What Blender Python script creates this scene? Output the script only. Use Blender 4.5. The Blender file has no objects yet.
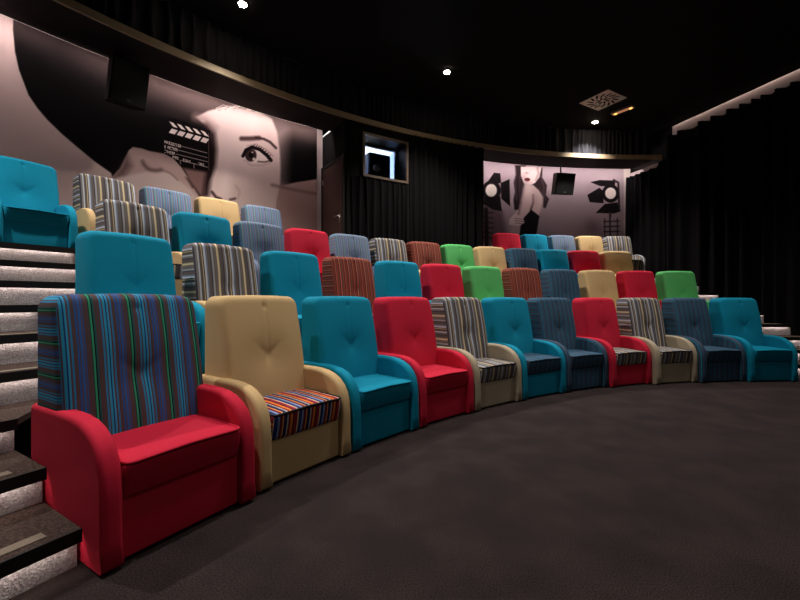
import bpy, math, random
import numpy as np
from mathutils import Vector
sc = bpy.context.scene
col = sc.collection
random.seed(4)

# ------------------------------------------------------------------ camera, world, exposure
EYE = 1.155
cam_d = bpy.data.cameras.new('camera'); cam = bpy.data.objects.new('camera', cam_d); col.objects.link(cam)
cam_d.sensor_width = 36; cam_d.lens = 18.0; cam_d.clip_start = .05
cam.location = (0, 0, EYE); cam.rotation_euler = (math.pi/2, 0, 0)
sc.camera = cam
w = bpy.data.worlds.new('world'); sc.world = w; w.use_nodes = True
w.node_tree.nodes['Background'].inputs[0].default_value = (.9, .8, .75, 1)
w.node_tree.nodes['Background'].inputs[1].default_value = 0.0
sc.view_settings.view_transform = 'Standard'; sc.view_settings.look = 'None'
sc.view_settings.exposure = 0.0; sc.view_settings.gamma = 1; sc.view_settings.use_curve_mapping = False
sc.cycles.max_bounces = 8; sc.cycles.diffuse_bounces = 5

# light levels
DOWN_SEEN = 760; DOWN_FRONT = 250; DOWN_FLOOR = 85
WASH = 66.0; STEP_LED = 20.0; CURTAIN_LED = 14.0

# ------------------------------------------------------------------ layout of the room
CX, CY = 5.948, -2.295          # centre of the rows' arcs
RF, DR, DH = 8.21, 1.178, .522  # front edge of the front row, spacing and rise of the rows
RW = 13.2                       # curved rear wall
RB = 12.1                       # projection booth front, soffit lip
SOFFIT = 4.60; CEIL = 5.33
LEVEL = [0, .174, .348, .522, .72, .917, 1.114, 1.311, 1.508, 1.705]   # tread heights
def pol(R, t, z=0): return Vector((CX+R*math.sin(t), CY+R*math.cos(t), z))
WA, WB = Vector((6.25, 11.0)), Vector((9.35, -.5))   # right wall line
AX = -.533
def mirror(p):
    r = math.hypot(p.x-CX, p.y-CY); t = math.atan2(p.x-CX, p.y-CY)
    q = pol(r, 2*AX-t); return Vector((q.x, q.y))
def th_wall(R, off):
    """angle at which the arc of radius R meets the right wall, a little before it"""
    d = (WB-WA).normalized(); n = Vector((d.y, -d.x))
    if n.x > 0: n = -n
    t = -.2
    while t < .5:
        p = pol(R, t); q = Vector((p.x, p.y))-WA
        if q.dot(n) < off: return t
        t += .001
    return t

# ------------------------------------------------------------------ lights
def spot(x, y, z, power, size=2.0, blend=.9, colr=(1, .95, .89), r=.05, tx=None, ty=None):
    l = bpy.data.lights.new('downlight_beam', 'SPOT'); l.energy = power; l.color = colr
    l.spot_size = size; l.spot_blend = blend; l.shadow_soft_size = r
    o = bpy.data.objects.new('downlight_beam', l); o.location = (x, y, z); col.objects.link(o)
    if tx is not None:
        o.rotation_euler = (Vector((tx, ty, 0))-Vector((x, y, z))).to_track_quat('-Z', 'Y').to_euler()
    return o
def area(name, loc, target, sx, sy, power, colr, spread=math.pi):
    l = bpy.data.lights.new(name, 'AREA'); l.shape = 'RECTANGLE'; l.size = sx; l.size_y = sy
    l.energy = power; l.color = colr; l.spread = spread
    o = bpy.data.objects.new(name, l); o.location = loc
    o.rotation_euler = (Vector(target)-Vector(loc)).to_track_quat('-Z', 'Y').to_euler()
    col.objects.link(o); return o

SEEN_LAMPS = [(4.575, 9.38), (.86, 7.32), (-2.22, 5.64)]
FRONT_LAMPS = []
for t, r in ((-1.13, 8.1), (-.86, 8.1), (-.60, 8.1), (-.34, 7.95), (-.08, 7.6)):
    p = pol(r, t); FRONT_LAMPS.append((p.x, p.y))
FLOOR_LAMPS = [(1.6, .9), (4.6, 1.6), (2.6, -2.2), (-.9, -1.2)]

# ------------------------------------------------------------------ helpers
def srgb(c):
    return tuple(((v/255)/12.92 if v/255 <= .04045 else ((v/255+.055)/1.055)**2.4) for v in c)
def mesh_obj(name, verts, faces, mat=None, parent=None, smooth=False, uvs=None):
    me = bpy.data.meshes.new(name); me.from_pydata([tuple(v) for v in verts], [], faces)
    if uvs is not None:
        l = me.uv_layers.new(name='UVMap')
        k = 0
        for f in faces:
            for vi in f:
                l.data[k].uv = uvs[vi]; k += 1
    me.validate(); me.update()
    if smooth: me.polygons.foreach_set('use_smooth', [True]*len(me.polygons))
    o = bpy.data.objects.new(name, me); col.objects.link(o)
    if mat: me.materials.append(mat)
    if parent: o.parent = parent
    return o
def tag(o, label=None, cat=None, group=None, kind=None):
    if label: o['label'] = label
    if cat: o['category'] = cat
    if group: o['group'] = group
    if kind: o['kind'] = kind
    return o
def empty(name, loc=(0, 0, 0), rz=0):
    o = bpy.data.objects.new(name, None); o.empty_display_size = .2
    o.location = loc; o.rotation_euler = (0, 0, rz); col.objects.link(o); return o
class MB:
    def __init__(s): s.v = []; s.f = []
    def add(s, vs, fs):
        b = len(s.v); s.v += [tuple(v) for v in vs]; s.f += [tuple(i+b for i in f) for f in fs]; return s
    def box(s, c, d, rz=0, tilt=0):
        x, y, z = d[0]/2, d[1]/2, d[2]/2
        vs = []
        for dz in (-z, z):
            for dx, dy in ((-x, -y), (x, -y), (x, y), (-x, y)):
                Y = dy*math.cos(tilt)-dz*math.sin(tilt); Z = dy*math.sin(tilt)+dz*math.cos(tilt)
                vs.append((c[0]+dx*math.cos(rz)-Y*math.sin(rz), c[1]+dx*math.sin(rz)+Y*math.cos(rz), c[2]+Z))
        return s.add(vs, [(3, 2, 1, 0), (4, 5, 6, 7), (0, 1, 5, 4), (1, 2, 6, 5), (2, 3, 7, 6), (3, 0, 4, 7)])
    def prism(s, pts, z0, z1):
        n = len(pts)
        vs = [(p[0], p[1], z0) for p in pts]+[(p[0], p[1], z1) for p in pts]
        # counter-clockwise outline expected
        a = sum(pts[i][0]*pts[(i+1) % n][1]-pts[(i+1) % n][0]*pts[i][1] for i in range(n))
        fs = [tuple(range(n))[::-1], tuple(range(n, 2*n))]+[(i, (i+1) % n, n+(i+1) % n, n+i) for i in range(n)]
        if a < 0: fs = [f[::-1] for f in fs]
        return s.add(vs, fs)
    def arc(s, r0, r1, t0, t1, z0, z1, n=40, t1o=None, t0o=None):
        """a ring sector, built as quads; t1o / t0o: end angles at the outer radius"""
        t1o = t1 if t1o is None else t1o; t0o = t0 if t0o is None else t0o
        vs = []; fs = []
        for i in range(n+1):
            u = i/n; ti = t0+(t1-t0)*u; to = t0o+(t1o-t0o)*u
            vs += [pol(r0, ti, z0), pol(r1, to, z0), pol(r1, to, z1), pol(r0, ti, z1)]
        for i in range(n):
            a = 4*i; b = a+4
            fs += [(a, b, b+1, a+1), (a+3, a+2, b+2, b+3), (a, a+3, b+3, b), (a+1, b+1, b+2, a+2)]
        fs += [(0, 1, 2, 3), (4*n+3, 4*n+2, 4*n+1, 4*n)]
        return s.add(vs, [f[::-1] for f in fs])
    def tube(s, pts, r, n=10, cap=True):
        pts = [Vector(p) for p in pts]; rings = []
        for i, p in enumerate(pts):
            d = (pts[min(i+1, len(pts)-1)]-pts[max(i-1, 0)]).normalized()
            a = d.cross(Vector((0, 0, 1)))
            if a.length < .05: a = d.cross(Vector((1, 0, 0)))
            a.normalize(); b = d.cross(a)
            rings.append([p+a*r*math.cos(2*math.pi*k/n)+b*r*math.sin(2*math.pi*k/n) for k in range(n)])
        vs = [v for g in rings for v in g]
        fs = [(i*n+k, i*n+(k+1) % n, (i+1)*n+(k+1) % n, (i+1)*n+k) for i in range(len(pts)-1) for k in range(n)]
        if cap: fs += [tuple(range(n))[::-1], tuple(range((len(pts)-1)*n, len(pts)*n))]
        return s.add(vs, fs)
    def build(s, name, mat=None, parent=None, smooth=False, bevel=0):
        o = mesh_obj(name, s.v, s.f, mat, parent, smooth)
        if bevel:
            m = o.modifiers.new('bevel', 'BEVEL'); m.width = bevel; m.segments = 2; m.limit_method = 'ANGLE'
        return o

# ------------------------------------------------------------------ materials
def mat(name, colr, rough=.8, metal=0, spec=.3, emit=None, estr=0, noise=None, bump=None, sheen=0):
    m = bpy.data.materials.new(name); m.use_nodes = True
    nt = m.node_tree; b = nt.nodes['Principled BSDF']
    b.inputs['Base Color'].default_value = (*srgb(colr), 1)
    b.inputs['Roughness'].default_value = rough; b.inputs['Metallic'].default_value = metal
    b.inputs['Specular IOR Level'].default_value = spec
    if sheen: b.inputs['Sheen Weight'].default_value = sheen
    if emit: b.inputs['Emission Color'].default_value = (*srgb(emit), 1); b.inputs['Emission Strength'].default_value = estr
    if noise or bump:
        tc = nt.nodes.new('ShaderNodeTexCoord')
    if noise:
        sc_, c2, lo, hi = noise
        n = nt.nodes.new('ShaderNodeTexNoise'); n.inputs['Scale'].default_value = sc_; n.inputs['Detail'].default_value = 6
        r = nt.nodes.new('ShaderNodeValToRGB'); r.color_ramp.elements[0].position = lo; r.color_ramp.elements[1].position = hi
        r.color_ramp.elements[0].color = (*srgb(colr), 1); r.color_ramp.elements[1].color = (*srgb(c2), 1)
        nt.links.new(tc.outputs['Object'], n.inputs['Vector']); nt.links.new(n.outputs['Fac'], r.inputs[0])
        nt.links.new(r.outputs[0], b.inputs['Base Color'])
    if bump:
        sc_, st, dist = bump
        n = nt.nodes.new('ShaderNodeTexNoise'); n.inputs['Scale'].default_value = sc_; n.inputs['Detail'].default_value = 4
        bp = nt.nodes.new('ShaderNodeBump'); bp.inputs['Strength'].default_value = st; bp.inputs['Distance'].default_value = dist
        nt.links.new(tc.outputs['Object'], n.inputs['Vector']); nt.links.new(n.outputs['Fac'], bp.inputs['Height'])
        nt.links.new(bp.outputs[0], b.inputs['Normal'])
    return m
def stripes(name, seq, period, body=None):
    """woven stripes running along the cloth: seq = [(width, colour)...], repeated every `period` metres of UV.x"""
    m = mat(name, (100, 100, 100), .85, spec=.2, bump=(900, .15, .002)); nt = m.node_tree; b = nt.nodes['Principled BSDF']
    uv = nt.nodes.new('ShaderNodeUVMap'); uv.uv_map = 'UVMap'
    sp = nt.nodes.new('ShaderNodeSeparateXYZ'); nt.links.new(uv.outputs[0], sp.inputs[0])
    d = nt.nodes.new('ShaderNodeMath'); d.operation = 'DIVIDE'; d.inputs[1].default_value = period
    nt.links.new(sp.outputs[0], d.inputs[0])
    f = nt.nodes.new('ShaderNodeMath'); f.operation = 'FRACT'; nt.links.new(d.outputs[0], f.inputs[0])
    r = nt.nodes.new('ShaderNodeValToRGB'); cr = r.color_ramp; cr.interpolation = 'CONSTANT'
    tot = sum(s[0] for s in seq); p = 0
    for i, (wd, c) in enumerate(seq):
        if i == 0: e = cr.elements[0]; e.position = 0
        elif i == 1: e = cr.elements[1]; e.position = p/tot
        else: e = cr.elements.new(p/tot)
        e.color = (*srgb(c), 1); p += wd
    nt.links.new(f.outputs[0], r.inputs[0]); nt.links.new(r.outputs[0], b.inputs['Base Color'])
    return m
def fabric(name, c): 
    c2 = tuple(min(255, int(v*1.12+4)) for v in c)
    return mat(name, c, .9, spec=.2, noise=(700, c2, .35, .7), bump=(900, .15, .002))

TEAL = fabric('teal_fabric', (0, 122, 150)); RED = fabric('red_fabric', (184, 28, 53)); BEIGE = fabric('beige_fabric', (186, 156, 112))
GREEN = fabric('green_fabric', (84, 168, 96)); STONE = fabric('stone_fabric', (160, 146, 124))
BR = (84, 66, 68)
S1 = stripes('dark_multi_stripe', [(8, BR), (2, (30, 70, 60)), (3, (50, 150, 110)), (2, (10, 20, 30)), (3, (30, 90, 90)), (9, BR), (3, (40, 130, 180)), (2, BR), (4, (45, 150, 190)),
    (2, (25, 60, 110)), (3, (50, 150, 195)), (3, BR), (3, (40, 120, 170)), (6, BR), (3, (40, 84, 150)), (2, BR), (4, (44, 92, 156)), (2, (90, 70, 80)), (2, (40, 84, 150))], .165)
DK = (74, 62, 58); GY = (134, 122, 116); CR = (222, 192, 128); WH = (204, 202, 208); BL = (126, 142, 172)
S2 = stripes('grey_cream_stripe', [(6, (112, 104, 100)), (4, (214, 192, 146)), (2, (160, 150, 136)), (9, (92, 82, 78)), (3, (64, 62, 76)), (5, (120, 112, 108)), (4, (176, 178, 186)), (7, (90, 80, 74)),
    (2, (190, 168, 126)), (3, (78, 72, 76)), (5, (186, 188, 196)), (4, (110, 118, 138)), (8, (96, 86, 80)), (3, (60, 58, 70)), (5, (150, 148, 152)), (4, (104, 94, 86))], .27)
S3 = stripes('dark_blue_stripe', [(4, (46, 80, 106)), (2, (36, 128, 150)), (4, (42, 62, 84)), (2, (96, 86, 96)), (4, (40, 76, 104)), (2, (26, 100, 124)), (4, (44, 52, 70)), (1.5, (108, 72, 66)), (3, (34, 80, 106))], .085)
S4 = stripes('pale_blue_stripe', [(4, (104, 112, 128)), (2, (66, 140, 190)), (3, (128, 118, 122)), (2, (80, 100, 160)), (4, (122, 138, 160)), (2, (120, 92, 84)), (3, (90, 110, 140)), (2, (74, 146, 150)), (4, (126, 128, 140))], .11)
S5 = stripes('rust_stripe', [(5, (126, 60, 50)), (3, (76, 40, 38)), (2, (214, 118, 88)), (3, (112, 50, 44)), (2, (86, 84, 76)), (5, (134, 64, 52)), (2, (60, 34, 34)), (3, (172, 84, 62)), (2, (96, 62, 56))], .13)
S7 = stripes('bright_multi_stripe', [(5, (30, 40, 82)), (2, (190, 180, 176)), (3, (120, 24, 44)), (4, (226, 120, 40)), (2, (60, 30, 40)), (5, (150, 28, 50)), (2, (232, 196, 160)), (5, (36, 56, 110)), (3, (130, 150, 190)), (4, (110, 24, 44)), (2, (236, 150, 70))], .185)

CARPET = mat('dark_carpet', (42, 35, 34), .95, spec=.1, noise=(3, (51, 42, 41), .4, .62), bump=(300, .5, .006))
nt = CARPET.node_tree
n2 = nt.nodes.new('ShaderNodeTexNoise'); n2.inputs['Scale'].default_value = 190; n2.inputs['Detail'].default_value = 5
tc = nt.nodes.new('ShaderNodeTexCoord'); nt.links.new(tc.outputs['Object'], n2.inputs['Vector'])
mx = nt.nodes.new('ShaderNodeMix'); mx.data_type = 'RGBA'; mx.blend_type = 'MULTIPLY'; mx.inputs[0].default_value = 1
rr = nt.nodes.new('ShaderNodeValToRGB'); rr.color_ramp.elements[0].position = .38; rr.color_ramp.elements[1].position = .62
rr.color_ramp.elements[0].color = (.3, .3, .3, 1); rr.color_ramp.elements[1].color = (1.8, 1.8, 1.8, 1)
nt.links.new(n2.outputs['Fac'], rr.inputs[0])
lk = nt.nodes['Principled BSDF'].inputs['Base Color'].links[0]; src = lk.from_socket
nt.links.new(src, mx.inputs[6]); nt.links.new(rr.outputs[0], mx.inputs[7]); nt.links.new(mx.outputs[2], nt.nodes['Principled BSDF'].inputs['Base Color'])
TREAD = mat('tread_carpet', (58, 46, 42), .95, spec=.1, noise=(90, (84, 68, 62), .4, .62), bump=(240, .5, .008))
PILE = mat('riser_pile', (140, 134, 134), .95, spec=.1, noise=(100, (190, 184, 184), .3, .7), bump=(110, .8, .015))
NOSE = mat('nosing_black', (22, 18, 17), .6)
GRIP = mat('grip_bronze', (122, 108, 92), .6, spec=.4, bump=(500, .3, .002))
BLACK = mat('matt_black', (13, 11, 12), .9, spec=.15)
SOFF = mat('soffit_brown', (24, 16, 16), .8, spec=.2)
LIPM = mat('lip_paint', (140, 122, 98), .6)
VELVET = mat('black_velvet', (13, 11, 12), .9, spec=.08, sheen=.0)
VELV2 = mat('grey_velvet', (34, 33, 38), .85, spec=.15)
WOODD = mat('dark_door', (58, 36, 32), .5, spec=.4)
STEEL = mat('brushed_steel', (190, 185, 180), .3, 1)
PLASTER = mat('pale_plaster', (190, 172, 168), .85)
SPK = mat('speaker_black', (9, 8, 9), .6, spec=.2)
GRILL = mat('speaker_grille', (10, 10, 11), .8)
def emitter(name, c, s, k=1.0):
    return mat(name, (10, 10, 10), .8, emit=c, estr=s)
WASHM = emitter('wash_led', (255, 244, 242), WASH); STEPM = emitter('step_led', (255, 236, 226), STEP_LED); CURTM = emitter('curtain_led', (255, 232, 224), CURTAIN_LED)
CURTL = emitter('curtain_led_low', (255, 232, 224), 12)
LAMPM = emitter('lamp_glow', (255, 236, 205), 130)

# ------------------------------------------------------------------ the shell
LWA, LWB = mirror(WA), mirror(WB)
def struct(o): o['kind'] = 'structure'; return o
floor = struct(MB().box((1.5, 3, -.05), (30, 26, .1)).build('floor', CARPET))
dW = (WB-WA).normalized(); nW = Vector((dW.y, -dW.x)); nW = nW if nW.x < 0 else -nW
ce = [WA-dW*5+nW*.055, WB+dW*4+nW*.055]
struct(MB().prism([(-13, -4), (ce[1].x, -4), (WB.x+nW.x*.055, WB.y+nW.y*.055), (ce[0].x, ce[0].y), (ce[0].x, 16), (-13, 16)], CEIL, CEIL+.03).build('ceiling', BLACK))
struct(MB().box((1.5, 3, CEIL+.17), (30, 26, .1)).build('ceiling_void', BLACK))
def wall_line(name, a, b, z0, z1, m, th=.1, side=1):
    d = (b-a).normalized(); n = Vector((-d.y, d.x))*th*side
    pts = [a, b, b+n, a+n]
    return struct(MB().prism([(p.x, p.y) for p in pts], z0, z1).build(name, m))
BOOT0, BOOT1 = -.613, -.342
TL, TR = 2*AX-.03, .023+.0
tl, tr = math.atan2(LWA.x-CX, LWA.y-CY), math.atan2(WA.x-CX, WA.y-CY)
# side walls: bare pale plaster at the top where the curtain stops short of the ceiling
wall_line('wall_right', WA+(WA-WB)*.06, WB, 0, CEIL+.12, BLACK, side=-1 if False else 1)
wall_line('wall_left', LWA+(LWA-LWB)*.06, LWB, 0, CEIL, BLACK, side=-1)
wall_line('wall_screen', Vector((LWB.x-.5, -3.2)), Vector((10.5, -3.2)), 0, CEIL, BLACK, side=-1)

# ------------------------------------------------------------------ painted murals on the curved rear wall
def poly_sd(X, Y, pts):
    pts = np.array(pts, float); n = len(pts)
    d = np.full(X.shape, 1e9); inside = np.zeros(X.shape, bool)
    for i in range(n):
        a = pts[i]; b = pts[(i+1) % n]; e = b-a
        wx, wy = X-a[0], Y-a[1]
        t = np.clip((wx*e[0]+wy*e[1])/(e@e), 0, 1)
        d = np.minimum(d, (wx-e[0]*t)**2+(wy-e[1]*t)**2)
        c = ((a[1] > Y) != (b[1] > Y)) & (X < (b[0]-a[0])*(Y-a[1])/((b[1]-a[1]) or 1e-9)+a[0])
        inside ^= c
    d = np.sqrt(d); return np.where(inside, -d, d)
def line_d(X, Y, pts):
    d = np.full(X.shape, 1e9)
    for a, b in zip(pts[:-1], pts[1:]):
        a = np.array(a, float); b = np.array(b, float); e = b-a
        wx, wy = X-a[0], Y-a[1]; t = np.clip((wx*e[0]+wy*e[1])/(e@e), 0, 1)
        d = np.minimum(d, (wx-e[0]*t)**2+(wy-e[1]*t)**2)
    return np.sqrt(d)
class Art:
    def __init__(s, X, Y, base): s.X, s.Y = X, Y; s.C = np.tile(np.array(base, float), (X.size, 1))
    def mix(s, m, c):
        m = np.clip(m, 0, 1)[:, None]; c = np.array(c, float); s.C = s.C*(1-m)+c*m
    def poly(s, pts, c, soft=.6, k=1): s.mix(np.clip(.5-poly_sd(s.X, s.Y, pts)/(2*soft), 0, 1)*k, c)
    def line(s, pts, wd, c, soft=.5, k=1): s.mix(np.clip(.5-(line_d(s.X, s.Y, pts)-wd/2)/(2*soft), 0, 1)*k, c)
    def blob(s, x, y, rx, ry, c, soft=.3, k=1):
        d = np.sqrt(((s.X-x)/rx)**2+((s.Y-y)/ry)**2); s.mix(np.clip((1-d)/soft+.5, 0, 1)*k, c)
    def glow(s, x, y, rx, ry, c, k=1): s.mix(np.exp(-((s.X-x)/rx)**2-((s.Y-y)/ry)**2)*k, c)
FONT = {'P': 'F9F88', 'R': 'F9FA9', 'O': 'F999F', 'D': 'E999E', 'U': '9999F', 'C': 'F888F', 'T': 'F4444', 'I': '44444', 'N': '9DB99', 'E': 'F8E8F',
        'A': 'F9F99', 'M': '9FF99', 'S': 'F8F1F', 'K': '9ACA9'}
def text(art, s, x0, y0, wd, h, slope, c):
    cw = wd/len(s)
    u = (art.X-x0)/cw; v = (art.Y-(y0+slope*(art.X-x0)))/h
    m = np.zeros(art.X.shape)
    for i, ch in enumerate(s):
        rows_ = [int(q, 16) for q in FONT[ch]]
        px = np.floor((u-i)*5).astype(int); py = np.floor(v*5).astype(int)
        ok = (u >= i) & (u < i+.8) & (v >= 0) & (v < 1)
        for r_ in range(5):
            for k in range(4):
                if rows_[r_] & (8 >> k): m = np.maximum(m, (ok & (px == k) & (py == r_)).astype(float))
    art.mix(m, c)

def art_face(X, Y):
    a = Art(X, Y, (182, 154, 150))
    a.glow(20, 20, 60, 60, (205, 176, 170), .5)
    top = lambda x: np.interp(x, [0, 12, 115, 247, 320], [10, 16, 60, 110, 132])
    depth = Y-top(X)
    hat = [(14, -5), (13, 30), (15, 52), (19, 70), (28.5, 95), (38, 109), (47.5, 120), (62, 134), (76, 146), (94, 161), (111, 173), (125, 205), (215, 215), (330, 215), (330, -5)]
    a.poly(hat, (9, 6, 7), .7)
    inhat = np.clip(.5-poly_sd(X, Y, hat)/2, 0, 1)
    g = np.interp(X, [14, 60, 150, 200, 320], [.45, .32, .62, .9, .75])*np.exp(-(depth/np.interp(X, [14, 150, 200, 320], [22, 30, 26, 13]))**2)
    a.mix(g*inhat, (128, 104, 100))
    # hand raised to the hat brim
    hand = [(100, 190), (111, 178), (120, 168), (125, 158), (128.5, 151), (133, 147.2), (142, 148.7), (149.5, 151.4), (164, 154), (173.3, 158.8), (180.7, 167), (188, 178), (193.5, 187), (199, 196), (212, 206), (150, 240), (90, 240)]
    a.poly(hand, (158, 130, 125), .8)
    a.poly([(112, 180), (122, 165), (127, 156), (131, 166), (124, 176)], (60, 42, 42), 5, .75)
    a.poly([(108, 180), (140, 173), (160, 170), (172, 175), (190, 189), (205, 204), (150, 240), (90, 240)], (176, 154, 148), 1.6)
    a.line([(142.5, 161), (144, 164.5), (147, 168), (151, 170), (156, 170.7), (161, 170)], 2.6, (58, 40, 40), 2.2, .8)
    a.line([(162, 170), (170, 173), (178, 180)], 1.2, (110, 86, 84), 1, .8)
    a.glow(150, 157, 12, 4, (176, 146, 140), .7)
    a.line([(186, 176), (190, 182), (193, 187)], 2.4, (42, 26, 26), 1.2, .9)
    # a bit of cheek between the board and the fingers
    a.poly([(183, 168), (207, 172), (212, 190), (208, 208), (196, 190), (189, 180)], (116, 86, 82), 2)
    # the face
    face = [(196, 117), (208, 111), (222, 107), (236, 105), (250, 108), (262, 113), (272, 119), (277, 132), (279.5, 150), (280.5, 168), (280, 186), (277, 200), (276, 215), (203, 215), (205, 190), (211, 176), (214, 164), (214, 150), (210, 132), (204, 124)]
    a.poly(face, (214, 186, 180), 1.2)
    a.poly([(262, 125), (285, 130), (285, 200), (262, 215), (250, 190), (262, 160)], (192, 162, 156), 8, .6)
    a.poly([(230, 182), (285, 186), (285, 216), (226, 216)], (186, 160, 152), 6, .6)
    a.line([(206, 126), (212, 134), (214, 150), (212.5, 166), (208, 178), (206, 194)], 6, (34, 20, 22), 3, .95)
    a.line([(196, 117), (206, 120), (214, 128)], 6, (150, 120, 116), 4, .7)
    # hair drawn back over the forehead
    for i in range(26):
        x = 214+i*2.2; y = 106.5+abs(i-8)*.34
        a.line([(x, y+random.uniform(-1, 3)), (x+7, y-3+random.uniform(-1, 2)), (x+15, y-2+random.uniform(-1, 2))], .7, random.choice([(92, 68, 66), (232, 214, 208), (130, 104, 100)]), .5, .7)
    # brow
    a.line([(241.5, 138.6), (250, 138.6), (259, 138.0)], 4.4, (74, 50, 50), 1.2, .95)
    a.line([(256, 137.6), (264, 139), (270, 142), (276, 148)], 2.4, (58, 36, 38), .8, .95)
    # eye
    a.poly([(243.5, 156.5), (247, 151), (255, 149.5), (263, 153.5), (269, 160), (262, 162), (253, 162.5), (247, 161)], (226, 204, 198), .6)
    a.blob(250.8, 155.2, 5.8, 6.4, (52, 34, 36), .25)
    a.blob(251, 155, 2.3, 2.8, (14, 8, 10), .4)
    a.blob(254, 159.2, 1.5, 1.5, (206, 184, 180), .5); a.blob(252.4, 152.4, 1, .9, (206, 184, 180), .5, .7)
    a.line([(243, 156), (246, 150), (252, 147.2), (260, 149.6), (267, 155.5), (271, 160.3)], 3.4, (20, 11, 14), .6)
    for i in range(10):
        u = i/9; x = 248+u*20; y = np.interp(x, [246, 252, 260, 268], [150, 147.2, 149.6, 156.5])
        a.line([(x, y), (x+2.6, y-3+u*1.4)], .8, (22, 12, 14), .4, .9)
    a.line([(258, 161.5), (265, 162), (271, 160.4)], 1.2, (70, 46, 46), .7, .9)
    a.line([(247, 146), (256, 144), (266, 149.5), (273, 156)], .8, (150, 118, 112), 1, .8)
    a.line([(244, 160), (251, 165.4), (262, 165.5), (270, 163)], 1, (176, 146, 140), 1, .8)
    # nose
    a.line([(212, 192), (216, 197), (221, 199)], 2.6, (50, 30, 30), 1, .9)
    a.line([(230, 199.6), (235, 198.6)], 2.2, (64, 40, 38), 1, .9)
    a.line([(236, 186), (240, 192), (238, 198)], 1.2, (168, 136, 130), 1.5, .7)
    a.glow(226, 180, 7, 20, (232, 208, 202), .6)
    # dark hat and bare shoulder at the right
    a.poly([(280, 186), (295, 182.5), (330, 177), (330, 240), (274, 240), (277, 200)], (160, 126, 120), .8)
    a.line([(272, 185), (290, 189), (322, 195)], 2, (104, 74, 72), 1.8, .8)
    # clapperboard
    a.poly([(158, 116), (176, 119), (210, 131), (209, 171), (184, 164), (162, 152)], (14, 9, 11), .6)
    # fingers back over the board's corner
    a.poly([(128.5, 151), (133, 147.2), (142, 148.7), (149.5, 151.4), (164, 154), (173.3, 158.8), (180.7, 167), (188, 178), (175, 172), (150, 160)], (160, 132, 127), .8)
    W = (226, 206, 200)
    for i in range(5):
        dx, dy = 7.85*i, 2.2*i
        a.poly([(169.1+dx, 121.4+dy), (173.2+dx, 122.9+dy), (177.8+dx, 128.1+dy), (173.2+dx, 126.6+dy)], W, .3)
        a.poly([(171.8+dx, 128.6+dy), (177.8+dx, 130.4+dy), (174.6+dx, 134.4+dy), (169+dx, 132.6+dy)], W, .3)
    L = (206, 186, 180)
    text(a, 'PRODUCTION', 164.6, 140.3, 16.6, 2.9, .27, L); a.line([(181.6, 146.2), (207, 153)], .45, L, .35)
    text(a, 'DIRECTOR', 164.6, 145.2, 13.0, 2.9, .27, L); a.line([(178, 150), (207, 157.6)], .45, L, .35)
    text(a, 'CAMERA', 164.3, 149.7, 11, 2.9, .27, L); a.line([(176, 154), (207.8, 161.8)], .45, L, .35)
    a.line([(181, 160.2), (207.8, 167.3)], .45, L, .35)
    text(a, 'DATE', 172.6, 155.6, 6.4, 2.6, .27, L); text(a, 'SCENE', 183, 158.6, 8, 2.6, .27, L); text(a, 'TAKE', 198, 162.2, 6.6, 2.6, .27, L)
    a.line([(180, 160.5), (180.6, 164)], .5, L, .35); a.line([(194, 164), (194, 168)], .5, L, .35)
    a.line([(208.6, 133), (208.8, 170)], .4, (130, 104, 100), .4)
    return a.C

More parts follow.
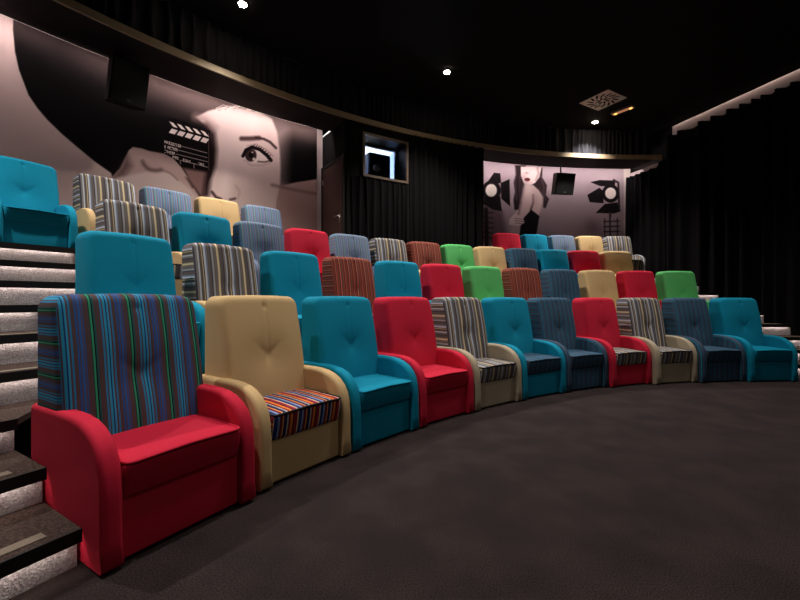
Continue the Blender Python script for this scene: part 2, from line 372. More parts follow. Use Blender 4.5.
def art_star(X, Y):
    a = Art(X, Y, (158, 138, 144))
    a.glow(560, 235, 90, 26, (128, 106, 112), .8)  # darker towards the bottom: light falloff down the wall, painted into the print
    D = (24, 18, 21)
    q = lambda pts, ox=480: [(ox+x/7.5, 160+y/7.5) for x, y in pts]
    # left studio lamp
    a.poly(q([(-40, 300), (60, 330), (170, 390), (210, 600), (-60, 640)]), (78, 60, 64), 3, .75)
    a.poly(q([(60, 160), (105, 95), (152, 100), (158, 170), (110, 185)]), D, .4)
    a.poly(q([(155, 172), (222, 143), (226, 348), (160, 290)]), D, .4)
    a.poly(q([(30, 250), (150, 270), (165, 385), (95, 372), (25, 330)]), D, .6)
    a.blob(491.5, 190.5, 9.4, 10, D, .1); a.blob(491.2, 190.4, 5.6, 6.3, (238, 222, 212), .2)
    a.line(q([(45, 370), (50, 640)]), 4, (34, 26, 29), .8)
    for k in range(6): a.line(q([(10, 390+k*38), (95, 396+k*38)]), 1.2, (40, 30, 34), .7, .8)
    # the woman: hair, face, shoulder and arm, dark dress
    a.poly(q([(262, 40), (345, 40), (312, 110), (332, 180), (318, 300), (296, 380), (258, 372), (250, 300), (262, 240), (252, 170), (268, 110)]), (38, 27, 30), .7)
    a.poly(q([(440, 40), (468, 60), (466, 130), (502, 190), (494, 262), (518, 292), (492, 362), (462, 352), (470, 290), (430, 225), (392, 190), (430, 120)]), (44, 31, 34), .7)
    a.poly(q([(345, 190), (400, 190), (440, 225), (470, 275), (470, 345), (445, 425), (385, 395), (330, 445), (282, 415), (306, 300), (328, 215)]), (190, 160, 158), .6)
    a.poly(q([(306, 50), (462, 50), (446, 128), (412, 172), (362, 190), (326, 165), (308, 115)]), (206, 180, 178), .6)
    a.poly(q([(325, 100), (345, 95), (350, 150), (362, 185), (330, 168), (312, 120)]), (168, 140, 140), 2, .6)
    a.poly(q([(400, 315), (384, 395), (425, 430), (380, 430), (362, 420)]), (58, 42, 44), .7)
    a.line(q([(470, 280), (466, 350), (446, 420)]), 1.2, (150, 122, 122), .8)
    a.line(q([(330, 210), (310, 300), (290, 405)]), 1.8, (112, 86, 88), 1.4, .8)
    a.line(q([(398, 262), (400, 320), (378, 372)]), 1.6, (96, 72, 74), 1.2, .8)
    a.glow(528, 191, 5, 8, (212, 186, 184), .6); a.glow(541, 200, 2.5, 7, (212, 186, 184), .5)
    a.line(q([(270, 60), (262, 180), (276, 300)]), 1, (92, 74, 78), 1, .7); a.line(q([(300, 120), (296, 230), (300, 330)]), .8, (80, 62, 66), .8, .7)
    a.line(q([(455, 120), (480, 200), (480, 260), (500, 300)]), .9, (92, 74, 78), .9, .7)
    a.blob(527.3, 179.5, 2.9, 1.9, (112, 56, 62), .3); a.line([(524.8, 179.3), (530, 179.4)], .4, (60, 24, 30), .3)
    a.line(q([(344, 92), (352, 100), (362, 98)]), .7, (120, 90, 90), .4); a.line(q([(430, 60), (440, 100), (420, 150)]), 1.6, (150, 122, 120), 1.2)
    a.poly(q([(330, 432), (384, 372), (446, 420), (428, 530), (402, 640), (280, 640), (304, 500)]), (20, 14, 17), .6)
    a.poly(q([(238, 480), (302, 485), (290, 640), (218, 640)]), (164, 134, 134), .6)
    a.poly(q([(222, 440), (262, 402), (322, 430), (334, 470), (292, 494), (218, 484)]), (196, 168, 166), .5)
    for k in range(3): a.line(q([(262, 436+k*18), (326, 446+k*16)]), .6, (110, 84, 84), .4)
    a.line(q([(282, 376), (272, 408)]), 1, (200, 170, 168), .4)
    # right studio lamp
    r = lambda pts: q(pts, 550)
    a.glow(592, 228, 9, 10, (96, 76, 80), .7)
    a.poly(r([(303, 166), (372, 150), (492, 154), (484, 200), (375, 196)]), D, .4)
    a.poly(r([(280, 262), (370, 208), (396, 230), (402, 325), (298, 316)]), D, .4)
    a.poly(r([(343, 397), (410, 330), (505, 318), (530, 385), (480, 402)]), D, .4)
    a.blob(610.6, 193.4, 8.6, 9.2, D, .1); a.blob(610.6, 193.3, 5.4, 5.7, (236, 220, 212), .2)
    a.line(r([(478, 150), (512, 170), (520, 380)]), 2, (44, 34, 38), .6)
    a.line(r([(452, 400), (456, 640)]), 2.6, (66, 54, 58), .5); a.line(r([(462, 430), (464, 640)]), .8, (170, 150, 152), .4)
    for k in range(5): a.line(r([(405, 462+k*38), (520, 458+k*38)]), 1.4, (52, 40, 44), .6, .9)
    a.line(r([(410, 440), (412, 640)]), 1, (52, 40, 44), .5); a.line(r([(505, 440), (507, 640)]), 1.2, (52, 40, 44), .5)
    return a.C

MURAL = mat('printed_mural', (150, 130, 128), .9, spec=.04); nt = MURAL.node_tree
va = nt.nodes.new('ShaderNodeVertexColor'); va.layer_name = 'print'
nt.links.new(va.outputs[0], nt.nodes['Principled BSDF'].inputs['Base Color'])
def mural(name, t0, t1, z0, z1, nu, nv, fn):
    R = RW-.012
    ts = np.linspace(t0, t1, nu); zs = np.linspace(z0, z1, nv)
    T, Z = np.meshgrid(ts, zs)
    X = CX+R*np.sin(T); Y = CY+R*np.cos(T)
    V = np.stack([X, Y, Z], -1).reshape(-1, 3)
    # the print's own sheet coordinates
    u = 400+400*V[:, 0]/V[:, 1]; v = 300-400*(V[:, 2]-EYE)/V[:, 1]
    C = fn(u, v)/255.
    lin = np.where(C <= .04045, C/12.92, ((C+.055)/1.055)**2.4)
    me = bpy.data.meshes.new(name); n = V.shape[0]
    I = np.arange(n).reshape(nv, nu)
    F = np.stack([I[:-1, :-1], I[:-1, 1:], I[1:, 1:], I[1:, :-1]], -1).reshape(-1, 4)
    me.vertices.add(n); me.vertices.foreach_set('co', V.ravel())
    me.loops.add(F.size); me.loops.foreach_set('vertex_index', F.ravel().astype(np.int32))
    me.polygons.add(len(F)); me.polygons.foreach_set('loop_start', np.arange(0, F.size, 4, dtype=np.int32))
    me.polygons.foreach_set('loop_total', np.full(len(F), 4, dtype=np.int32))
    me.update(calc_edges=True)
    ca = me.color_attributes.new('print', 'FLOAT_COLOR', 'POINT')
    ca.data.foreach_set('color', np.concatenate([lin, np.ones((n, 1))], 1).astype(np.float32).ravel())
    me.materials.append(MURAL)
    o = bpy.data.objects.new(name, me); col.objects.link(o)
    return o
Z4 = LEVEL[9]
struct(MB().arc(RW, RW+.1, tl-.02, BOOT0, 0, CEIL, 60).build('wall_rear_left', PLASTER))
struct(MB().arc(RW, RW+.1, BOOT1, tr+.03, 0, CEIL, 40).build('wall_rear_right', PLASTER))
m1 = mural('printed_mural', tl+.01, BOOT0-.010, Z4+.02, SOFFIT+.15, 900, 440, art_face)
tag(m1, 'pinkish grey mural of a woman in a black hat holding a clapperboard', 'wall mural')
m2 = mural('printed_mural', BOOT1+.004, tr-.012, Z4+.02, SOFFIT+.15, 460, 420, art_star)
tag(m2, 'printed mural of a dark haired woman between two studio lamps behind the back row', 'wall mural')

# soffit along the rear wall, its lit lip, the slot with the wall-washing strip
so = MB(); so.arc(RB, RW-.40, tl-.02, tr+.02, SOFFIT, SOFFIT+.05, 80)
struct(so.build('ceiling_soffit', SOFF))
struct(MB().arc(RB-.035, RB, tl-.02, tr+.015, SOFFIT, SOFFIT+.10, 90).build('trim_1', LIPM, smooth=False))
wl = empty('cove_light')
tag(wl, 'hidden warm strip light in the slot above both murals', 'strip light')
MB().arc(RW-.37, RW-.33, tl, BOOT0-.01, SOFFIT+.13, SOFFIT+.14, 50).build('light_strip', WASHM, wl)
MB().arc(RW-.37, RW-.33, BOOT1+.01, tr-.005, SOFFIT+.13, SOFFIT+.14, 30).build('light_strip', WASHM, wl)
MB().arc(RW-.40, RW, tl, tr, SOFFIT+.16, SOFFIT+.20, 60).build('housing', SOFF, wl)

# ------------------------------------------------------------------ tiers and aisle stairs
def rn(lv): return RF+.14+(DR/3)*(lv-1)   # front edge of each level
def right_end(R): return th_wall(R, .25)
def left_end(R): return 2*AX-th_wall(R, .05)
L_IN = {1: -1.071, 2: -1.064, 3: -1.055, 4: -1.015, 5: -1.015, 6: -1.015, 7: -.960, 8: -.960, 9: -.960}
R_IN = {1: .002, 2: .002, 3: .002, 4: -.006, 5: -.006, 6: -.006, 7: -.03, 8: -.03, 9: -.03}
for k in (1, 2, 3):
    lv = 3*k; nx_ = min(lv+1, 9)
    b = MB().arc(rn(lv), RW-.02, (-1.0295 if k == 1 else L_IN[nx_]+.0005), R_IN[nx_]-.0005, LEVEL[3*(k-1)], LEVEL[3*k]-.001, 60)
    struct(b.build('floor_tier', TREAD))
END_K = .985
def side_th(R):
    """angle at which the arc of radius R meets the left side of the end chair"""
    t = -1.0195; o = pol(RF+.405, t)*END_K; hx = .384+.012
    best = None
    for i in range(400):
        y = -.6+i*.005
        x_ = o.x-hx*math.cos(t)+y*math.sin(t); y_ = o.y+hx*math.sin(t)+y*math.cos(t)
        r_ = math.hypot(x_-CX, y_-CY)
        if best is None or abs(r_-R) < best[0]: best = (abs(r_-R), math.atan2(x_-CX, y_-CY))
    return best[1]
def stairs(side):
    root = empty('aisle_stairs', pol(rn(1), -1.15 if side < 0 else .06))
    inv = -Vector(root.location)
    for lv in range(1, 10):
        ra = rn(lv); rb = rn(lv+1)+.03 if lv < 9 else RW-.04
        z = LEVEL[lv]; RISE = z-LEVEL[lv-1]
        if side < 0: a0, a1 = left_end(ra), (side_th(ra) if lv < 4 else L_IN[lv]); b0, b1 = left_end(rb), (side_th(rb) if lv < 3 else -1.03 if lv == 3 else L_IN[lv])
        else: a0, a1 = R_IN[lv], right_end(ra); b0, b1 = R_IN[lv], right_end(rb)
        def mv(o): o.location = inv; return o
        mv(MB().arc(ra, rb, a0, a1, z-.035, z, 24, b1, b0).build('tread', TREAD, root))
        mv(MB().arc(ra-.012, ra, a0, a1, z-.055, z+.003, 24).build('nosing', NOSE, root))
        e = .012
        mv(MB().arc(ra+.045, ra+.10, a0+e, a1-e, z, z+.004, 24).build('grip_strip', GRIP, root))
        mv(MB().arc(ra+.035, ra+.055, a0, a1, z-RISE+.001, z-.036, 24).build('riser', PILE, root))
        mv(MB().arc(ra+.004, ra+.014, a0+.004, a1-.004, z-.046, z-.040, 24).build('light_strip', STEPM, root))
    return root
tag(stairs(-1), 'carpeted aisle stairs with lit risers left of the big red armchair', 'stairs')
tag(stairs(1), 'carpeted aisle stairs with lit risers between right row ends and black curtain', 'stairs')

# ------------------------------------------------------------------ curtains
def curtain(name, path, z0, z1, m, amp=.05, wave=.17, seed=1, label=None, group=None, flare=0, dens=10, grow=(1, .9)):
    rnd = random.Random(seed)
    pts = [Vector(p) for p in path]; L = sum((b-a).length for a, b in zip(pts[:-1], pts[1:]))
    n = int(L/wave*dens)
    ph = 0; vs = []; cum = [0]
    for a, b in zip(pts[:-1], pts[1:]): cum.append(cum[-1]+(b-a).length)
    prof = []; x = 0
    for i in range(n+1):
        s = L*i/n
        j = max(k for k in range(len(cum)-1) if cum[k] <= s+1e-9)
        d = (pts[j+1]-pts[j]).normalized(); p = pts[j]+d*(s-cum[j]); nn = Vector((-d.y, d.x))
        ph += 2*math.pi/dens*(1+.35*math.sin(s*2.3+seed)+.2*math.sin(s*7.1))
        am = amp*(1+.3*math.sin(s*1.7+seed*2))
        o = am*math.sin(ph)+.25*am*math.sin(2*ph+1)
        prof.append((p, nn, d, o, ph))
    zl = [z0+(z1-z0)*k/5 for k in range(6)]
    for k, z in enumerate(zl):
        f = grow[0]+(grow[1]-grow[0])*(k/5)
        for p, nn, d, o, ph_ in prof:
            q = p+nn*o*f+d*.012*math.sin(ph_*.5+k)
            vs.append((q.x, q.y, z))
    fs = [(k*(n+1)+i, k*(n+1)+i+1, (k+1)*(n+1)+i+1, (k+1)*(n+1)+i) for k in range(5) for i in range(n)]
    o = mesh_obj(name, vs, fs, m, None, True)
    if label: tag(o, label, 'curtain', group)
    return o
dW = (WB-WA).normalized(); nW = Vector((dW.y, -dW.x)); nW = nW if nW.x < 0 else -nW
A1 = WA+dW*1.36; 
curtain('curtain', [A1-dW*.12+nW*.12, WB+nW*.12], .02, CEIL-.235, VELVET, .07, .27, 3, 'long black velvet curtain covering the whole right wall beside the stairs', grow=(.6, 1.25))
curtain('curtain', [WA+dW*.04+nW*.12, A1+nW*.13-dW*.13], Z4+.01, SOFFIT-.13, VELVET, .06, .2, 8, 'black curtain between the studio lamp mural and the long side curtain')
# the light strip that grazes the wall above the curtain's top edge
cl = empty('cove_light'); tag(cl, 'thin strip light above the top of the right wall curtain', 'strip light')
def ribbon(a, b, z, off, wd, m, par):
    pts = [a+nW*off, b+nW*off, b+nW*(off+wd), a+nW*(off+wd)]
    MB().prism([(p.x, p.y) for p in pts], z, z+.01).build('light_strip', m, par)
ribbon(A1, WB, CEIL+.075, .02, .025, CURTM, cl); ribbon(WA+dW*.1, A1-dW*.4, SOFFIT-.26, .012, .02, CURTL, cl)
for a_, b_, z_ in ((A1, WB, CEIL+.11), (WA+dW*.1, A1-dW*.4, SOFFIT)):
    pts = [a_, b_, b_+nW*.008, a_+nW*.008]; struct(MB().prism([(p.x, p.y) for p in pts], z_-.6, z_).build('trim_2', PLASTER))
# upper side of the soffit end over the right-hand curtain
wall = MB(); pts = [WA+nW*0, A1+nW*0, A1+nW*.3, WA+nW*.3]

# booth curtains and booth
def arcpath(R, t0, t1, n=24): return [(lambda p: (p.x, p.y))(pol(R, t0+(t1-t0)*i/n)) for i in range(n+1)]
W0, W1 = -.586, -.500; WZ0, WZ1 = 3.56, 4.42
curtain('curtain', arcpath(RB-.05, W0-.018, W1-.002), Z4+.02, WZ0-.02, VELVET, .04, .15, 5, 'short black curtain hanging below the projection window', dens=12)
curtain('curtain', arcpath(RB-.05, W1+.004, BOOT1), Z4+.02, SOFFIT-.02, VELVET, .045, .16, 6, 'tall black curtain right of the projection window', dens=12)
# booth front wall with the opening
bw = MB()
bw.arc(RB, RB+.1, BOOT0, W0, Z4, SOFFIT, 4).arc(RB, RB+.1, W1, BOOT1, Z4, SOFFIT, 12)
bw.arc(RB, RB+.1, W0, W1, Z4, WZ0, 8).arc(RB, RB+.1, W0, W1, WZ1, SOFFIT, 8)
struct(bw.build('wall_booth', BLACK))
dth = .1/12.6
DOORZ = Z4+2.2
rw = MB().arc(RB, RB+.06, BOOT0, BOOT0+dth, Z4, SOFFIT, 1).arc(RW-.1, RW, BOOT0, BOOT0+dth, Z4, SOFFIT, 1).arc(RB, RW, BOOT0, BOOT0+dth, DOORZ, SOFFIT, 1)
struct(rw.build('wall_booth_side', BLACK))
struct(MB().arc(RB, RW, BOOT1-dth, BOOT1, Z4, SOFFIT, 1).build('wall_booth_side_right', BLACK))
# door in the booth's side wall
def radial_box(r0, r1, t, off, th_, z0, z1):
    """box along the radius at angle t, `off` metres to the aisle side, th_ thick"""
    a = pol(r0, t); b = pol(r1, t); d = (b-a).normalized(); n = Vector((-d.y, d.x, 0))
    return [(a+n*off).xy, (b+n*off).xy, (b+n*(off+th_)).xy, (a+n*(off+th_)).xy], z0, z1
dr = empty('door_1', pol(RW-.1, BOOT0, Z4)); struct(dr); iv = -Vector(dr.location)
def dpart(name, m, r0, r1, off, th_, z0, z1, bevel=0):
    o = MB().prism(*radial_box(r0, r1, BOOT0, off, th_, z0, z1)).build(name, m, dr, bevel=bevel); o.location = iv; return o
dpart('door_leaf', WOODD, RB+.09, RW-.12, .004, .04, Z4+.01, DOORZ-.04)
dpart('door_frame', NOSE, RW-.12, RW-.06, .0, .06, Z4, DOORZ+.02)
dpart('door_frame', NOSE, RB+.03, RB+.08, .0, .06, Z4, DOORZ+.02)
dpart('door_frame', NOSE, RB+.03, RW-.06, .0, .06, DOORZ-.035, DOORZ+.02)
p = pol(RB+.2, BOOT0); q = pol(RB+.34, BOOT0); d = (q-p).normalized(); n = Vector((-d.y, d.x, 0))
hz = Z4+1.08
hd = MB().tube([p+n*.04+Vector((0, 0, hz)), p+n*.09+Vector((0, 0, hz)), p+n*.095+d*.03+Vector((0, 0, hz)), q+n*.095+Vector((0, 0, hz))], .010, 8)
hd.box((p.x+n.x*.048, p.y+n.y*.048, hz-.05), (.03, .03, .16), math.atan2(d.y, d.x))
o = hd.build('door_handle', STEEL, dr, True); o.location = iv
for z in (Z4+.3, DOORZ-.35):
    dpart('hinge', STEEL, RW-.135, RW-.118, .04, .02, z, z+.1)

# projection window: deep frame, glass, room behind with a projector
FRM = mat('window_frame_bronze', (84, 66, 52), .45, spec=.5); FRB = mat('window_reveal', (20, 18, 20), .5)
wn = empty('window_1', pol(RB, (W0+W1)/2, WZ0)); struct(wn); iv2 = -Vector(wn.location)
def wpart(name, mb, m):
    o = mb.build(name, m, wn); o.location = iv2; return o
e = .045/12.1
wpart('window_frame', MB().arc(RB-.06, RB+.02, W0, W1, WZ0, WZ0+.045, 4).arc(RB-.06, RB+.02, W0, W1, WZ1-.045, WZ1, 4)
      .arc(RB-.06, RB+.02, W0, W0+e, WZ0, WZ1, 1).arc(RB-.06, RB+.02, W1-e, W1, WZ0, WZ1, 1), FRM)
wpart('window_reveal', MB().arc(RB+.02, RB+.40, W0, W0+e, WZ0, WZ1, 1).arc(RB+.02, RB+.40, W1-e, W1, WZ0, WZ1, 1)
      .arc(RB+.02, RB+.40, W0, W1, WZ0, WZ0+.04, 4).arc(RB+.02, RB+.40, W0, W1, WZ1-.04, WZ1, 4), FRB)
INNER = mat('inner_frame', (60, 62, 70), .4)
wpart('glazing_bar', MB().arc(RB+.34, RB+.40, W0+e, W0+2*e, WZ0+.04, WZ1-.04, 1).arc(RB+.34, RB+.40, W1-2*e, W1-e, WZ0+.04, WZ1-.04, 1)
      .arc(RB+.34, RB+.40, W0+e, W1-e, WZ0+.04, WZ0+.085, 4).arc(RB+.34, RB+.40, W0+e, W1-e, WZ1-.085, WZ1-.04, 4), INNER)
GL = bpy.data.materials.new('clear_glass'); GL.use_nodes = True; g = GL.node_tree.nodes['Principled BSDF']
g.inputs['Transmission Weight'].default_value = 1; g.inputs['Roughness'].default_value = 0; g.inputs['IOR'].default_value = 1.05
wpart('window_pane', MB().arc(RB+.368, RB+.374, W0+e, W1-e, WZ0+.05, WZ1-.05, 4), GL)
BLW = mat('booth_paint', (170, 190, 225), .8); WHW = mat('booth_white', (235, 238, 245), .8)
bx = MB().arc(RB+2.2, RB+2.25, BOOT0-.001, -.44, Z4, SOFFIT, 10).arc(RB+.5, RB+2.2, -.483, -.478, Z4, SOFFIT, 1).arc(RB+1.25, RB+2.2, BOOT0-.006, BOOT0-.001, Z4, SOFFIT, 1)
struct(bx.build('wall_booth_inner', BLW))
struct(MB().arc(RB+.1, RB+2.25, BOOT0+dth, BOOT1-dth, Z4-.05, Z4, 10).build('floor_booth', TREAD))
struct(MB().arc(RB+.4, RB+2.25, BOOT0, -.44, SOFFIT, SOFFIT+.04, 10).build('ceiling_booth', WHW))

# ------------------------------------------------------------------ armchairs
def rounded_grid_box(hx, y0, y1, z0, z1, r, Rc, nx, ny, nz, corners='top', warp=None, stripe='x', anchor=0.0):
    """closed box surface with rounded edges (r) and larger rounded outline corners (Rc) seen from the front"""
    def axis(a, b, n, rr):
        rr = min(rr, (b-a)/2*.98)
        k = 4
        c = [a+rr*(i/k) for i in range(k)]+list(np.linspace(a+rr, b-rr, max(2, n)))+[b-rr+rr*((i+1)/k) for i in range(k)]
        return c
    xs, ys, zs = axis(-hx, hx, nx, max(r, Rc)), axis(y0, y1, ny, r), axis(z0, z1, nz, max(r, Rc))
    vid = {}; V = []; UV = []; F = []; FU = []
    def P(i, j, k):
        key = (i, j, k)
        if key in vid: return vid[key]
        x, y, z = xs[i], ys[j], zs[k]
        # big corners in the x-z outline
        def corner(x, z):
            ax = abs(x)-(hx-Rc); top = z-(z1-Rc); bot = (z0+Rc)-z
            if Rc > 0 and ax > 0 and top > 0 and corners in ('top', 'all'):
                m_ = max(ax, top); h = math.hypot(ax, top); s = m_/h
                return math.copysign(hx-Rc+ax*s, x), z1-Rc+top*s
            if Rc > 0 and ax > 0 and bot > 0 and corners in ('bottom', 'all'):
                m_ = max(ax, bot); h = math.hypot(ax, bot); s = m_/h
                return math.copysign(hx-Rc+ax*s, x), z0+Rc-bot*s
            return x, z
        # depth rounding: how far in from the outline
        ax = abs(x)-(hx-Rc); top = z-(z1-Rc); bot = (z0+Rc)-z
        d = min(hx-abs(x), z1-z, z-z0)
        X, Z = corner(x, z)
        dy = min(y-y0, y1-y)
        if d < r and dy < r:
            u, v = 1-d/r, 1-dy/r
            s = max(u, v)/math.hypot(u, v) if (u or v) else 1
            u2, v2 = u*s, v*s
            yy = y0+r-r*v2 if y-y0 < y1-y else y1-r+r*v2
            sh = (u-u2)*r
            cx_, cz_ = 0, (z0+z1)/2
            # pull towards the centre of the outline
            lx = hx-Rc if Rc else hx-r; 
            px = max(-lx, min(lx, X)); pz = max(z0+max(Rc, r), min(z1-max(Rc, r), Z))
            vx, vz = X-px, Z-pz; l = math.hypot(vx, vz)
            if l > 1e-6: X -= vx/l*min(sh, l); Z -= vz/l*min(sh, l)
            y = yy
        q = (X, y, Z)
        V.append(q); vid[key] = len(V)-1; return vid[key]
    NX, NY, NZ = len(xs)-1, len(ys)-1, len(zs)-1
    def quad(a, b, c, d, kind):
        F.append((a, b, c, d)); FU.append(kind)
    for i in range(NX):
        for k in range(NZ):
            quad(P(i, 0, k), P(i+1, 0, k), P(i+1, 0, k+1), P(i, 0, k+1), 0)
            quad(P(i, NY, k), P(i, NY, k+1), P(i+1, NY, k+1), P(i+1, NY, k), 0)
    for j in range(NY):
        for k in range(NZ):
            quad(P(0, j, k), P(0, j, k+1), P(0, j+1, k+1), P(0, j+1, k), 1)
            quad(P(NX, j, k), P(NX, j+1, k), P(NX, j+1, k+1), P(NX, j, k+1), 1)
    for i in range(NX):
        for j in range(NY):
            quad(P(i, j, 0), P(i, j+1, 0), P(i+1, j+1, 0), P(i+1, j, 0), 0)
            quad(P(i, j, NZ), P(i+1, j, NZ), P(i+1, j+1, NZ), P(i, j+1, NZ), 0)
    V0 = list(V)
    if warp: V = [warp(*p) for p in V]
    me = bpy.data.meshes.new('m'); me.from_pydata(V, [], F)
    l = me.uv_layers.new(name='UVMap'); k = 0
    for f, kd in zip(F, FU):
        for vi in f:
            x, y, z = V0[vi]
            l.data[k].uv = ((z*1.0+.4 if kd == 1 and stripe == 'x' else x+.4), y+z); k += 1
    me.update(); me.polygons.foreach_set('use_smooth', [True]*len(me.polygons))
    return me

ARM_W = .086; HX = .384; FR = -.405; RE = .405; H = 1.19
def back_warp(x, y, z):
    # wedge-shaped back: the front face leans back, the rear face stays upright
    t = (y-.0)/.235                       # 0 front .. 1 rear
    u = (z-.40)/(H-.40)                   # 0 at the seat, 1 at the top
    front = .025+.145*u-.02*math.sin(math.pi*min(1, max(0, u)))
    rear = .392
    f2 = front+(rear-front)*t
    tap = 1-.02*max(0, u)
    zc = .735
    w_ = max(0, 1-t*3)
    # buttonless tuft: seam from the top down to a puckered dimple
    dz_ = z-zc
    dent = .007*math.exp(-(x/.05)**2-(dz_/.055)**2)+.024*math.exp(-(x/.17)**2-(dz_/.15)**2)
    dent += .006*math.exp(-(x/.012)**2)*(1 if 0 < dz_ < H-.06-zc else math.exp(-(dz_/.03)**2) if dz_ <= 0 else math.exp(-((z-H+.06)/.03)**2))
    dent += .004*math.exp(-((abs(x)-max(0, dz_)*.9)/.03)**2)*math.exp(-((dz_-.05)/.06)**2)
    dent += .010*math.exp(-(x/.018)**2-((z-(H-.085))/.018)**2)
    bulge = .022*(1-(x/.33)**2)
    f2 += (dent-bulge)*w_
    ztop = z-.012*(abs(x)/.33)**2*max(0, u)
    return (x*tap, f2, ztop)
BACK = rounded_grid_box(.34, 0, .235, .40, H, .045, .07, 50, 3, 50, 'top', back_warp)
def seat_warp(x, y, z):
    u = (z-.275)/(.458-.275)
    crown = .014*(1-(x/.29)**2)*max(0, 1-((y+.15)/.32)**2)*(u > .5)
    yy = y
    if y < -.30: yy = y+.03*(1-max(0, min(1, u)))**1.5
    zz = z+crown-.012*(1 if u > .5 else 0)*max(0, (-y-.1)/.3)
    return (x, yy, zz)
SEAT = rounded_grid_box(HX-ARM_W-.003, FR+.005, .10, .275, .458, .028, .028, 14, 10, 5, 'all', seat_warp)
# panel below the seat (front of the body) and plinth
def base_mesh():
    b = rounded_grid_box(HX-ARM_W-.003, FR+.045, .37, .012, .30, .015, .015, 4, 3, 4, 'all'); return b
BASE = base_mesh()
def arm_mesh(sign):
    # side profile in (y, z), front is negative y
    prof = [(RE, .012), (RE, .60), (RE-.015, .618), (.2, .624), (-.02, .626), (-.10, .624), (-.18, .614), (-.245, .594), (-.30, .564), (-.347, .521), (-.378, .468), (-.395, .405), (-.402, .33), (-.405, .12), (-.403, .03), (-.388, .012)]
    # refine
    pr = []
    for (a, b) in zip(prof, prof[1:]+prof[:1]):
        n = max(1, int(math.hypot(b[0]-a[0], b[1]-a[1])/.05))
        for i in range(n): pr.append((a[0]+(b[0]-a[0])*i/n, a[1]+(b[1]-a[1])*i/n))
    n = len(pr)
    # inward normals for the rounding
    nr = []
    for i in range(n):
        a = pr[i-1]; b = pr[(i+1) % n]; tx, tz = b[0]-a[0], b[1]-a[1]; l = math.hypot(tx, tz); nr.append((tz/l, -tx/l))
    cyy = sum(p[0] for p in pr)/n; czz = .28
    for i in range(n):
        if nr[i][0]*(cyy-pr[i][0])+nr[i][1]*(czz-pr[i][1]) < 0: nr[i] = (-nr[i][0], -nr[i][1])
    r = .026; W = ARM_W
    sect = []
    for k in range(6):
        a = math.pi/2*k/5; sect.append((r-r*math.sin(a) if False else r*(1-math.sin(a)), r*(1-math.cos(a))))
    # from inner side edge to outer: list of (x, inset)
    xs = []
    for k in range(6):
        a = math.pi/2*k/5; xs.append((r*(1-math.cos(a)), r*(1-math.sin(a))))
    path = [(x, ins) for x, ins in xs]+[(W/2, 0)]+[(W-x, ins) for x, ins in xs[::-1]]
    V = []; F = []; K = []
    for x, ins in path:
        for i in range(n):
            q = min(1, max(0, (pr[i][1]-.02)/.06)); V.append((x, pr[i][0]+nr[i][0]*ins*(q if pr[i][0] < 0 else 1), pr[i][1]+nr[i][1]*ins*q))
    m = len(path)
    for k in range(m-1):
        for i in range(n):
            j = (i+1) % n; F.append((k*n+i, k*n+j, (k+1)*n+j, (k+1)*n+i)); K.append(0)
    F.append(tuple(range(n))[::-1]); K.append(1); F.append(tuple((m-1)*n+i for i in range(n))); K.append(1)
    x0 = -HX if sign < 0 else HX-W
    V = [(v[0]+x0, v[1], v[2]) for v in V]
    me = bpy.data.meshes.new('m'); me.from_pydata(V, [], F)
    l = me.uv_layers.new(name='UVMap'); k = 0
    for f, kd in zip(F, K):
        for vi in f:
            x, y, z = V[vi]; l.data[k].uv = ((y if kd else x+.4), z); k += 1
    me.validate(); me.update()
    me.polygons.foreach_set('use_smooth', [k_ == 0 for k_ in K][:len(me.polygons)])
    import bmesh
    bm = bmesh.new(); bm.from_mesh(me); bmesh.ops.recalc_face_normals(bm, faces=bm.faces); bm.to_mesh(me); bm.free()
    return me
ARML, ARMR = arm_mesh(-1), arm_mesh(1)
def piping_mesh():
    hx = HX-ARM_W-.009; y0 = FR+.008; z = .4455
    pts = [(-hx, .02, z+.006), (-hx, -.2, z+.004), (-hx, y0+.03, z-.002), (-hx+.01, y0+.008, z-.004), (-hx+.035, y0, z-.004), (0, y0-.001, z+.004), (hx-.035, y0, z-.004), (hx-.01, y0+.008, z-.004), (hx, y0+.03, z-.002), (hx, -.2, z+.004), (hx, .02, z+.006)]
    b = MB().tube(pts, .0075, 8)
    me = bpy.data.meshes.new('m'); me.from_pydata(b.v, [], b.f)
    l = me.uv_layers.new(name='UVMap'); k = 0
    for f in b.f:
        for vi in f: l.data[k].uv = (b.v[vi][0]+.4, 0); k += 1
    me.polygons.foreach_set('use_smooth', [True]*len(me.polygons)); return me
PIPE = piping_mesh()
for me, nm in ((BACK, 'backrest'), (SEAT, 'seat_cushion'), (BASE, 'base'), (ARML, 'arm'), (ARMR, 'arm'), (PIPE, 'piping')):
    me.name = nm; me.materials.append(None)
DARKPIPE = {}
def chair_proto():
    root = empty('cinema_armchair')
    def part(name, me, par):
        o = bpy.data.objects.new(name, me); col.objects.link(o); o.parent = par
        o.material_slots[0].link = 'OBJECT'; return o
    part('backrest', BACK, root); s = part('seat_cushion', SEAT, root); part('base', BASE, root)
    part('armrest', ARML, root); part('armrest', ARMR, root); part('piping', PIPE, s)
    return root
def dup(o, parent=None):
    c = o.copy(); col.objects.link(c); c.parent = parent
    for ch in o.children: dup(ch, c)
    return c
MATS = {'teal': TEAL, 'red': RED, 'beige': BEIGE, 'green': GREEN, 'stone': STONE, 's1': S1, 's2': S2, 's3': S3, 's4': S4, 's5': S5, 's7': S7}
WORD = {'teal': 'teal', 'red': 'red', 'beige': 'beige', 'green': 'green', 's1': 'blue and brown striped', 's2': 'grey and cream striped',
        's3': 'dark blue striped', 's4': 'pale blue striped', 's5': 'rust striped'}
proto = chair_proto(); used = []
